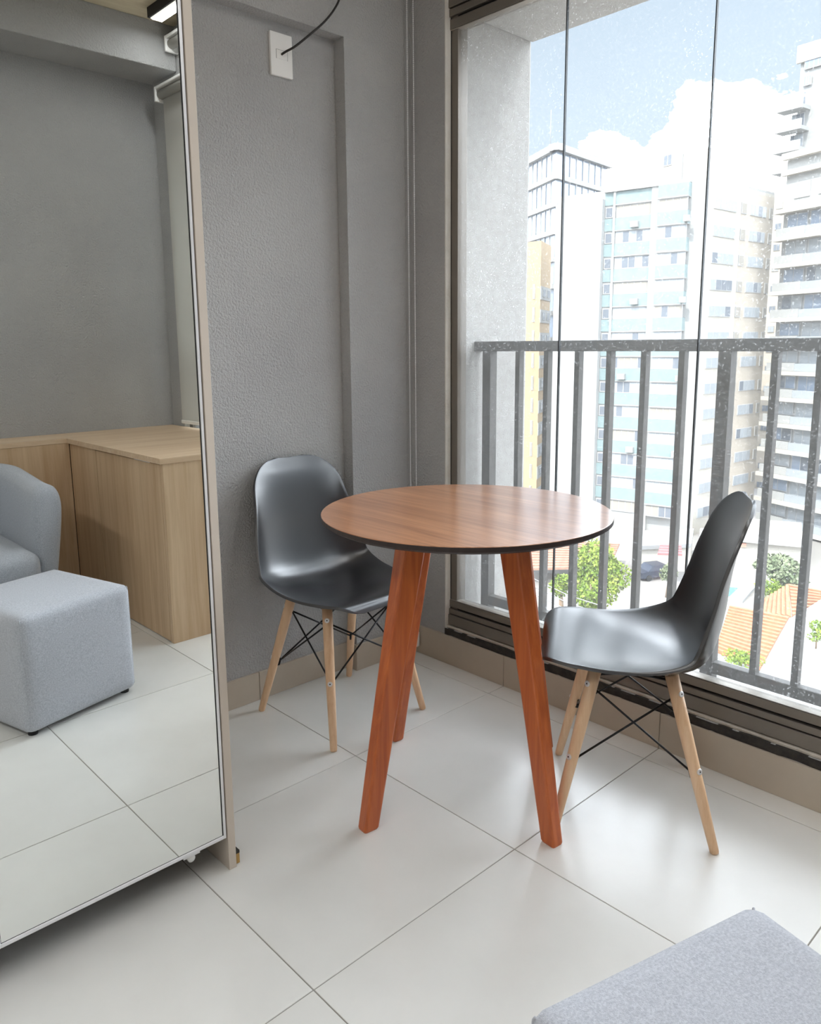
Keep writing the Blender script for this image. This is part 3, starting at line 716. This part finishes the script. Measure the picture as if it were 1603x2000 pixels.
C_glassd = mat('far_dark_glass', rgb(100, 106, 114), 0.25, spec=0.6)
C_frame = mat('far_window_frame', rgb(155, 155, 155), 0.7)
C_beigeb = mat('far_beige_blind', rgb(136, 131, 123), 0.9)
random.seed(11)

# ---- white and teal apartment block
ab = tag(empty('apartment_block', (*hp(1330, 93), GZ)), 'white apartment block with teal bands between rows of windows', 'building')
A, Cn, Bq = hp(1084, 98.5), hp(1371, 88), hp(1492, 97)
ZT = zat(Cn, 347); FH = 2.93; NF = 13
back = A + (Bq - Cn)
prism('wall', [A, Cn, Bq, back], GZ, ZT, C_white, ab)
FR = Fac(A, Cn); SD = Fac(Cn, Bq)
def ua(fac, u):    # metres along a facade at bearing u
    h = hdir(u); # solve A + d*a = h*t
    det = fac.d.x * (-h.y) + fac.d.y * h.x
    return ((-fac.A.x) * (-h.y) + fac.A.y * (-h.x)) / det if abs(det) > 1e-9 else 0
aL, a1, a1b, a2, a3, a4, a5 = (ua(FR, u) for u in (1085, 1173, 1190, 1194, 1262, 1278, 1335))
FR.box('blind_wall', aL, a1, GZ, ZT - 1.0, 0.0, 0.9, C_white, ab)
FR.box('pilaster', a1b, a2, GZ, ZT - 0.2, 0, 0.35, C_white, ab)
FR.box('pilaster', a3, a4, GZ, ZT, 0, 0.35, C_white, ab)
FR.box('parapet', a1, a5, ZT - 0.25, ZT + 0.1, 0, 0.5, C_white, ab)
for k in range(NF):
    z1 = ZT - 0.3 - k * FH; zm = z1 - FH * 0.48; z0 = z1 - FH
    FR.box('spandrel', a1, a1b, zm, z1, 0, 0.12, C_teal, ab)
    FR.window(a1 + 0.1, a1b - 0.1, z0 + 0.1, zm - 0.2, 1, ab, C_frame, C_glassd, 0.05)
    FR.box('spandrel', a2, a3, zm, z1, 0, 0.18, C_teal, ab)
    FR.box('sill', a2, a3, zm - 0.1, zm, 0, 0.3, C_white, ab)
    FR.window(a2 + 0.05, a3 - 0.05, z0 + 0.02, zm - 0.1, 5, ab, C_frame, C_glass if k % 3 else C_beigeb, 0.06, dark=0.16, md=C_glassd)
    FR.box('spandrel', a4, a5, zm, z1, 0, 1.0, C_teal, ab)
    FR.box('sill', a4, a5, zm - 0.1, zm, 0, 1.1, C_white, ab)
    FR.window(a4 + 0.05, a5 - 0.05, z0 + 0.02, zm - 0.1, 4, ab, C_frame, C_glass if k % 4 else C_beigeb, 0.85, dark=0.16, md=C_glassd)
    if k % 3 == 1: 
        x = a2 + random.uniform(0.2, 0.6) * (a3 - a2); c = FR.box('air_conditioner', x, x + 0.9, zm + 0.15, zm + 0.8, 0.18, 0.7, C_white, ab)
        FR.box('air_conditioner', a5 - 0.3, a5 + 0.4, zm + 0.1, zm + 0.75, 1.0, 1.6, C_white, ab)
SL = SD.L
SD.box('side_cladding', 0.02, SL, GZ, ZT - 0.3, 0, 0.06, C_cream, ab)
SD.box('side_cladding', SL * 0.45, SL * 0.99, GZ, ZT - 0.6, 0.05, 0.09, C_peach, ab)
for k in range(NF):
    z1 = ZT - 1.9 - k * FH
    for a, b, n_, md in ((0.05, 0.38, 4, 0.15), (0.46, 0.54, 1, 0.0), (0.60, 0.86, 4, 0.2), (0.92, 0.97, 1, 0.0)):
        SD.window(SL * a, SL * b, z1 - 1.25, z1, n_, ab, C_frame, C_glass if n_ > 1 else C_beigeb, 0.12, fr=0.08, dark=md, md=C_glassd)
SD.box('drain_pipe', SL * 0.42, SL * 0.435, GZ, ZT - 0.5, 0.06, 0.25, C_cream, ab)
# roof block
pA, pC, pB = hp(1262, 96.5), hp(1366, 90.5), hp(1444, 97.5)
ZP = zat(pC, 288)
prism('roof_block', [pA, pC, pB, pA + (pB - pC)], ZT - 0.1, ZP, C_cream, ab)
PF = Fac(pA, pC); PF.window(PF.L * 0.18, PF.L * 0.34, zat(pA, 330), zat(pA, 308), 2, ab, C_frame, C_glassd, 0.02)
PF.box('roof_pipe', PF.L * 0.52, PF.L * 0.54, ZT, ZP, 0, 0.1, C_grey, ab)
for i in range(9):
    q = pC.lerp(pB, i / 8.0); tube('roof_railing_post', [(q.x, q.y, ZP), (q.x, q.y, ZP + 1.1)], 0.05, C_grey, ab, 6)
tube('roof_railing', [(pC.x, pC.y, ZP + 1.1), (pB.x, pB.y, ZP + 1.1)], 0.04, C_grey, ab, 6)
for i in range(5):
    q = pA.lerp(pC, i / 10.0); tube('roof_railing_post', [(q.x, q.y, ZP), (q.x, q.y, ZP + 1.0)], 0.05, C_grey, ab, 6)
q = pC.lerp(pB, 0.15); tube('antenna', [(q.x, q.y, ZP), (q.x, q.y, ZP + 4.2)], 0.05, C_grey, ab, 6)

# ---- glazed tower
gt = tag(empty('glass_tower', (*hp(1090, 130), GZ)), 'blue-grey glazed tower with white floor slabs behind the orange building', 'building')
A2, C2, B2 = hp(1010, 135), hp(1078, 122), hp(1174, 134)
Z2 = zat(C2, 281)
prism('glass_core', [A2, C2, B2, A2 + (B2 - C2)], GZ, Z2 - 0.6, C_glassb, gt)
for fc in (Fac(A2, C2), Fac(C2, B2)):
    fc.box('roof_slab', -0.6, fc.L + 0.6, Z2 - 1.0, Z2, -1, 0.7, C_white, gt)
    for k in range(1, 12):
        z = Z2 - 1.0 - k * 4.05
        fc.box('floor_slab', -0.3, fc.L + 0.3, z, z + 0.7, -0.2, 0.45, C_white, gt)
    for k in range(1, 8):
        a = fc.L * k / 8; fc.box('mullion', a - 0.12, a + 0.12, GZ, Z2 - 1, 0, 0.12, C_frame if k % 2 else C_glassd, gt)
tube('antenna', [(*hp(1066, 128), Z2), (*hp(1066, 128), Z2 + 6.5)], 0.06, C_grey, gt, 6)

# ---- orange building
ob = tag(empty('orange_building', (*hp(1040, 112), GZ)), 'narrow orange building beside the white apartment block', 'building')
A3, B3, C3 = hp(985, 112), hp(1053, 108), hp(1072, 114)
Z3 = zat(B3, 470)
prism('wall', [A3, B3, B3 + (C3 - B3), A3 + (C3 - B3)], GZ, Z3, C_orange, ob)
F3 = Fac(A3, B3); F3b = Fac(B3, C3)
for k in range(11):
    z = Z3 - 6.3 - k * 3.15
    F3b.box('white_band', 0, F3b.L, z - 1.5, z + 0.3, 0, 0.1, C_white, ob)
    for q in (0.15, 0.6): F3b.window(F3b.L * q, F3b.L * (q + 0.25), z - 1.1, z, 1, ob, C_frame, C_glassd, 0.12, fr=0.06)
    F3.window(F3.L * 0.80, F3.L * 0.86, z - 1.4, z + 0.6, 1, ob, C_frame, C_beigeb, 0.02, fr=0.06)

# ---- beige stair tower with small square windows
sb = tag(empty('stair_tower', (*hp(1500, 116), GZ)), 'beige tower with one column of small square windows', 'building')
A4, B4 = hp(1476, 118), hp(1560, 114)
Z4 = zat(B4, 352)
dv = (B4 - A4); nn = Vector((-dv.y, dv.x)).normalized(); nn = nn if nn.dot(A4) > 0 else -nn
prism('wall', [A4, B4, B4 + nn * 8, A4 + nn * 8], GZ, Z4, C_peach, sb)
F4 = Fac(A4, B4); w0, w1 = ua(F4, 1497), ua(F4, 1510)
for k in range(16):
    z = zat(A4, 398) - k * 2.96
    F4.window(w0, w1, z - 0.95, z, 2, sb, C_beigeb, C_glassd if k % 3 else C_glass, 0.02, fr=0.07)
    F4.box('vent_strip', ua(F4, 1482), ua(F4, 1485), z - 1.6, z - 0.2, 0, 0.1, C_grey, sb)

# ---- far tower with stacked balconies
ft = tag(empty('balcony_tower', (*hp(1570, 128), GZ)), 'tall white tower with balconies stacked up its left edge', 'building')
A5, B5 = hp(1524, 130), hp(1680, 120)
Z5 = zat(A5, 92)
dv = (B5 - A5); nn = Vector((-dv.y, dv.x)).normalized(); nn = nn if nn.dot(A5) > 0 else -nn
prism('wall', [A5, B5, B5 + nn * 14, A5 + nn * 14], GZ, Z5, C_white, ft)
F5 = Fac(A5, B5); b0, b1, b2_ = ua(F5, 1500), ua(F5, 1548), ua(F5, 1526)
F5.box('parapet', -0.5, F5.L, Z5 - 2.4, Z5 + 0.2, 0, 0.5, C_cream, ft)
F5.window(b2_ + 0.6, b1 + 1.6, zat(A5, 140), zat(A5, 104), 4, ft, C_frame, C_glassb, 0.3, fr=0.12)
F5.window(b2_ + 0.6, b1, zat(A5, 172), zat(A5, 152), 3, ft, C_frame, C_glassb, 0.3, fr=0.12)
for k in range(14):
    z = zat(A5, 213) - k * 3.12
    F5.box('balcony_slab', b0 - 0.3 * k * 0.1, b1, z - 0.55, z, 0, 2.6, C_white, ft)
    F5.box('balcony_front', b0 - 0.3 * k * 0.1, b1, z, z + (1.0 if k else 1.9), 2.3, 2.5, C_white if k else C_glass, ft)
    F5.window(b2_ - 1.0, b1 - 0.8, z + 0.4, z + 2.35, 3, ft, C_frame, C_glass, 0.02, dark=0.3, md=C_glassd)

# ---- cream tower on the right with long balconies
ct = tag(empty('cream_tower', (*hp(1580, 90), GZ)), 'cream tower with long ledges and glazed balconies at the right', 'building')
A6, B6 = hp(1513, 93), hp(1760, 79)
Z6 = zat(A6, 305)
dv = (B6 - A6); nn = Vector((-dv.y, dv.x)).normalized(); nn = nn if nn.dot(A6) > 0 else -nn
prism('wall', [A6, B6, B6 + nn * 14, A6 + nn * 14], GZ, Z6, C_white, ct)
F6 = Fac(A6, B6); L6 = F6.L
F6.box('cornice', -0.3, L6, Z6 - 0.5, Z6 + 0.2, 0, 0.7, C_cream, ct)
F6.box('cornice', -0.3, L6, zat(A6, 345), zat(A6, 338), 0, 0.6, C_cream, ct)
for a, b in ((ua(F6, 1531), ua(F6, 1560)), (ua(F6, 1576), ua(F6, 1625)), (ua(F6, 1650), ua(F6, 1690))):
    F6.window(a, b, zat(A6, 392), zat(A6, 362), 2, ct, C_frame, C_glass, 0.05, fr=0.15)
for k in range(14):
    z = zat(A6, 412) - k * 3.07
    F6.box('ledge', -0.35, L6, z - 0.45, z, 0, 1.3, C_cream, ct)
    x1 = L6 * 0.2 + 0.6 
    F6.window(0.6, x1 - 0.3, z - 2.1, z - 0.55, 2, ct, C_frame, C_glass if k % 2 else C_glassb, 0.05, dark=0.2, md=C_glassd)
    F6.window(x1, L6 * 0.55, z - 2.6, z - 0.5, 4, ct, C_frame, C_glass if k % 3 else C_glassb, 0.05, dark=0.15, md=C_glassd)
    F6.window(L6 * 0.6, L6 * 0.95, z - 2.6, z - 0.5, 4, ct, C_frame, C_glass, 0.05, dark=0.35, md=C_glassd)
    F6.box('balcony_front', -0.2, x1, z - 3.05, z - 2.1, 0.7, 0.9, C_white, ct)
    F6.box('balcony_glass', x1, L6, z - 3.05, z - 2.15, 0.8, 0.86, C_glass, ct)

# ---- low cream annex with blue disc
lx = tag(empty('cream_annex', (*hp(1455, 74), GZ)), 'low cream annex with a blue round sign and tall windows', 'building')
A7, B7 = hp(1395, 78), hp(1600, 74)
zt7 = zat(A7, 1040)
dv = (B7 - A7); nn = Vector((-dv.y, dv.x)).normalized(); nn = nn if nn.dot(A7) > 0 else -nn
prism('wall', [A7, B7, B7 + nn * 9, A7 + nn * 9], GZ, zt7, C_cream, lx)
F7 = Fac(A7, B7)
F7.box('cornice', -0.3, F7.L + 0.3, zt7 - 0.5, zt7 + 0.4, -0.3, 0.6, C_white, lx)
F7.box('red_band', 0, F7.L * 0.45, zt7 - 1.1, zt7 - 0.7, 0, 0.2, mat('far_brick', rgb(206, 150, 130), 0.9), lx)
for u0, v0, v1 in ((1442, 1072, 1090), (1453, 1072, 1090), (1440, 1100, 1124), (1453, 1100, 1112), (1497, 1098, 1104), (1499, 1112, 1122)):
    a = ua(F7, u0); F7.window(a, a + 0.42, zat(A7, v1), zat(A7, v0), 1, lx, C_frame, C_glassd, 0.02, fr=0.05)
c = Vector(F7.p(ua(F7, 1427), 0.15, zat(A7, 1121))); n3 = Vector((F7.n.x, F7.n.y, 0))
tube('round_sign', [tuple(c), tuple(c + n3 * 0.15)], 0.42, mat('far_blue', rgb(96, 130, 186), 0.6), lx, 20)

# ---- ground, pool, roads
M_ground = noisy('street_ground', rgb(120, 117, 112), rgb(130, 126, 123), 0.06, 0.95)
tag(box('ground', -40, 420, -120, 420, GZ - 0.4, GZ, M_ground), 'pale streets and yards far below the balcony', 'ground', kind='structure')
pl = tag(empty('swimming_pool', (*hp(1428, 66), GZ)), 'small turquoise pool in the yard below', 'pool')
def gq(u, v, z=GZ):
    a = (u - PPX) / FPX; b = (v - PPY) / FPX
    d = Vector([CAM_R[0][i] * a + CAM_R[1][i] * b + CAM_R[2][i] for i in range(3)]); t = (z - CAMZ) / d.z
    p = Vector((0, 0, CAMZ)) + d * t; return Vector((p.x, p.y))
prism('pool_rim', [gq(1400, 1146), gq(1475, 1150), gq(1450, 1178), gq(1392, 1172)], GZ - 0.05, GZ + 0.25, C_white, pl)
prism('water', [gq(1402, 1150), gq(1440, 1154), gq(1424, 1170), gq(1398, 1168)], GZ, GZ + 0.30, mat('pool_water', rgb(75, 133, 139), 0.1), pl)

# ---- houses with terracotta roofs
M_roof = noisy('terracotta', rgb(141, 90, 62), rgb(151, 107, 76), 3, 0.85)
M_roof2 = noisy('old_terracotta', rgb(136, 95, 78), rgb(146, 114, 95), 2, 0.9)
def roof_plane(TL, TR_, BR, BL, n, m, parent, th=0.12):
    for k in range(n):
        q0, q1 = k / n, (k + 1) / n
        a, b, c_, d = TL.lerp(BL, q0), TR_.lerp(BR, q0), TR_.lerp(BR, q1), TL.lerp(BL, q1)
        up = Vector((0, 0, th)); lo = Vector((0, 0, th * 0.25))
        vs = [a - up, b - up, c_ - up, d - up, a + lo * 0, b + lo * 0, c_ + up, d + up]
        mesh_obj('tile_course', [tuple(v) for v in vs], BOXF, m, parent)
hs = tag(empty('tiled_house', (*hp(1500, 46), GZ)), 'house with orange tiled roofs and a white gable wall below the window', 'house')
r1 = [pt(1425, 1182, 52), pt(1541, 1204, 51), pt(1484, 1306, 45.5), pt(1396, 1270, 46.5)]
roof_plane(*r1, 15, M_roof, hs)
r2 = [pt(1541, 1140, 58), pt(1543, 1203, 51.2), pt(1488, 1200, 52), pt(1490, 1170, 56)]
roof_plane(pt(1541, 1140, 58), pt(1545, 1204, 51), pt(1478, 1197, 51.6), pt(1488, 1172, 56), 7, M_roof, hs)
roof_plane(pt(1541, 1140, 58), pt(1640, 1160, 62), pt(1640, 1196, 57), pt(1547, 1203, 51), 9, M_roof, hs)
def wall_poly(name, P, m, parent, back):
    n = len(P); vs = [tuple(p) for p in P] + [tuple(p + back) for p in P]
    o = mesh_obj(name, vs, [tuple(range(n)), tuple(range(2 * n - 1, n - 1, -1))] + [(i, n + i, n + (i + 1) % n, (i + 1) % n) for i in range(n)], m, parent)
    bm = bmesh.new(); bm.from_mesh(o.data); bmesh.ops.recalc_face_normals(bm, faces=bm.faces); bm.to_mesh(o.data); bm.free(); return o
bk = Vector((*(hdir(1520).normalized() * 0.4), 0))
wall_poly('gable_wall', [pt(1484, 1308, 45.6), pt(1541, 1207, 51), pt(1559, 1203, 51), pt(1640, 1150, 56), pt(1660, 1420, 46), pt(1480, 1420, 44)], C_white, hs, bk)
for u0 in (1582, 1594):
    p0, p1, p2, p3 = pt(u0, 1205, 51), pt(u0 + 7, 1203, 51), pt(u0 + 7, 1222, 50), pt(u0, 1224, 50)
    wall_poly('window', [p0, p1, p2, p3], C_glassb, hs, -bk * 0.4)
prism('yard_wall', [gq(1395, 1290), gq(1485, 1322), gq(1485, 1345), gq(1380, 1310)], GZ, GZ + 1.2, C_white, hs)
h2 = tag(empty('old_house', (*hp(1110, 72), GZ)), 'low house with faded pink roof tiles behind the tree', 'house')
roof_plane(pt(1040, 1050, 84), pt(1210, 1062, 80), pt(1190, 1108, 71), pt(1020, 1112, 74), 12, M_roof2, h2)
q = [gq(1040, 1100, GZ + 4), gq(1195, 1095, GZ + 4)]
prism('wall', [hp(1030, 74.5), hp(1188, 72), hp(1205, 80), hp(1045, 83)], GZ, zat(hp(1100, 73), 1112), C_white, h2)
h3 = tag(empty('grey_roof_house', (*hp(1290, 66), GZ)), 'low house with pale flat roofs beyond the tree', 'house')
prism('wall', [gq(1240, 1120), gq(1345, 1115), gq(1350, 1085), gq(1250, 1090)], GZ, GZ + 2.5, C_cream, h3)
prism('flat_roof', [gq(1238, 1122), gq(1347, 1117), gq(1352, 1083), gq(1248, 1088)], GZ + 2.5, GZ + 2.9, C_grey, h3)
rd = tag(empty('pink_awning', (*gq(1305, 1085), GZ)), 'small pink awning between the low roofs', 'awning')
roof_plane(pt(1290, 1062, 75), pt(1330, 1064, 75), pt(1332, 1084, 72), pt(1284, 1082, 72), 4, mat('far_pink', rgb(146, 95, 95), 0.8), rd, 0.1)
# parked car
cr = tag(empty('parked_car', (*gq(1278, 1130), GZ)), 'dark blue car parked beyond the tree', 'car')
cx, cy = gq(1278, 1128); dr_ = (gq(1296, 1124) - gq(1262, 1128)).normalized(); ang = math.atan2(dr_.y, dr_.x); cr.rotation_euler = (0, 0, ang); cr.location = (cx, cy, GZ)
M_car = mat('car_paint', rgb(42, 49, 65), 0.3, 0.2)
vs, fs = [], []
prof = [(-2.0, 0.3), (-2.0, 0.85), (-1.3, 0.95), (-0.8, 1.45), (0.7, 1.45), (1.3, 0.95), (2.0, 0.8), (2.0, 0.3)]
for y in (-0.85, 0.85): vs += [(x, y * (0.85 if z > 1.2 else 1), z) for x, z in prof]
n = len(prof); fs = [tuple(range(n)), tuple(range(2 * n - 1, n - 1, -1))] + [(i, n + i, n + (i + 1) % n, (i + 1) % n) for i in range(n)]
o = mesh_obj('car_body', vs, fs, M_car, cr, local=True)
for x in (-1.25, 1.25):
    for y in (-0.8, 0.8):
        v, f = tube_data([(x, y - 0.1, 0.3), (x, y + 0.1, 0.3)], 0.3, 14); mesh_obj('wheel', v, f, M_black, cr, local=True)

# ---- trees and shrubs
M_leaf = noisy('bright_leaves', rgb(81, 108, 27), rgb(126, 139, 58), 1.5, 0.7, spec=0.2)
M_leaf2 = noisy('grey_green_leaves', rgb(95, 107, 80), rgb(123, 130, 103), 1.5, 0.8, spec=0.2)
M_bark = mat('bark', rgb(120, 100, 80), 0.95)
def foliage(name, cen, rad, nleaf, size, m, parent, blobs=14):
    cs = []
    for _ in range(blobs):
        while True:
            q = Vector((random.uniform(-1, 1), random.uniform(-1, 1), random.uniform(-0.7, 1)))
            if q.length < 1: break
        cs.append((Vector((q.x * rad[0] * 0.7, q.y * rad[1] * 0.7, q.z * rad[2] * 0.7)), random.uniform(0.3, 0.5)))
    vs, fs = [], []
    for _ in range(nleaf):
        c, s = random.choice(cs)
        d = Vector((random.gauss(0, 1), random.gauss(0, 1), random.gauss(0, 1))).normalized()
        p = Vector(cen) + c + Vector((d.x * rad[0] * s, d.y * rad[1] * s, d.z * rad[2] * s)) * random.uniform(0.75, 1.05)
        a = d.cross(Vector((random.gauss(0, 1), random.gauss(0, 1), random.gauss(0, 1)))).normalized(); b = (d + a.cross(d) * 1.2).normalized()
        L = size * random.uniform(0.7, 1.3); k = len(vs)
        vs += [tuple(p), tuple(p + (a * 0.5 + b * 0.5) * L * 0.7), tuple(p + b * L), tuple(p + (-a * 0.5 + b * 0.5) * L * 0.7)]
        fs.append((k, k + 1, k + 2, k + 3))
    o = mesh_obj(name, vs, fs, m, parent); o['kind'] = 'stuff'; return o
def tree(name, u, vtop, vbot, t, ru, m, label, nleaf=4200, size=0.28, cat='tree'):
    xy = hp(u, t); zt, zb = zat(xy, vtop), zat(xy, vbot); rt = zb < GZ + 6
    r = tag(empty(name, (xy.x, xy.y, GZ)), label, cat)
    R_ = ru / FPX * t; hz = (zt - zb) / 2
    foliage('foliage', (xy.x, xy.y, (zt + zb) / 2), (R_, R_, hz), nleaf, size, m, r)
    top = (zt + zb) / 2 + hz * 0.2
    tube('trunk', [(xy.x, xy.y, GZ - 0.1), (xy.x + 0.1, xy.y, (GZ + top) / 2), (xy.x, xy.y, top)], [0.28, 0.2, 0.1], M_bark, r, 8)
    for k in range(4):
        a = 2 * PI * k / 4 + 0.4; z0 = zb + 0.2
        tube('branch', [(xy.x, xy.y, z0), (xy.x + math.cos(a) * R_ * 0.6, xy.y + math.sin(a) * R_ * 0.6, z0 + hz * 0.9)], [0.12, 0.04], M_bark, r, 6)
tree('leafy_tree', 1176, 1066, 1192, 56, 66, M_leaf, 'bright green rounded tree below the window', 9000, 0.26)
tree('leafy_tree', 1108, 1120, 1170, 58, 22, M_leaf, 'small bright green tree at the left of the rounded tree', 1600, 0.22)
tree('grey_tree', 1560, 1085, 1150, 66, 60, M_leaf2, 'grey-green tree in front of the cream tower', 3200, 0.35)
tree('grey_tree', 1330, 1105, 1140, 66, 18, M_leaf2, 'small grey-green tree beside the parked car', 900, 0.25)
def shrub(u, v, t, ru, hv, label, nleaf=900):
    p = pt(u, v, t); r = tag(empty('shrub', (p.x, p.y, p.z - hv)), label, 'shrub')
    foliage('foliage', tuple(p), (ru, ru, hv), nleaf, 0.16, M_leaf, r, 9)
    tube('stem', [(p.x, p.y, p.z - hv - 0.6), (p.x, p.y, p.z)], 0.05, M_bark, r, 6)
shrub(1448, 1288, 44.5, 1.3, 0.45, 'low green shrub under the orange roof eaves')
shrub(1596, 1232, 49, 0.9, 0.6, 'bright green shrub beside the white gable wall')
shrub(1503, 1152, 60, 1.2, 0.7, 'yellow-green shrub behind the orange roof ridge')
# street wires
for k, (v0, v1) in enumerate(((1120, 1182), (1136, 1196), (1150, 1210))):
    a, b = pt(1000, v0 - 10, 40), pt(1240, v1 + 22, 34)
    tag(tube('power_line', [tuple(a), tuple(a.lerp(b, 0.5) - Vector((0, 0, 0.25))), tuple(b)], 0.025, C_grey, None, 5), ('upper', 'middle', 'lower')[k] + ' power line crossing below the railing', 'power line')
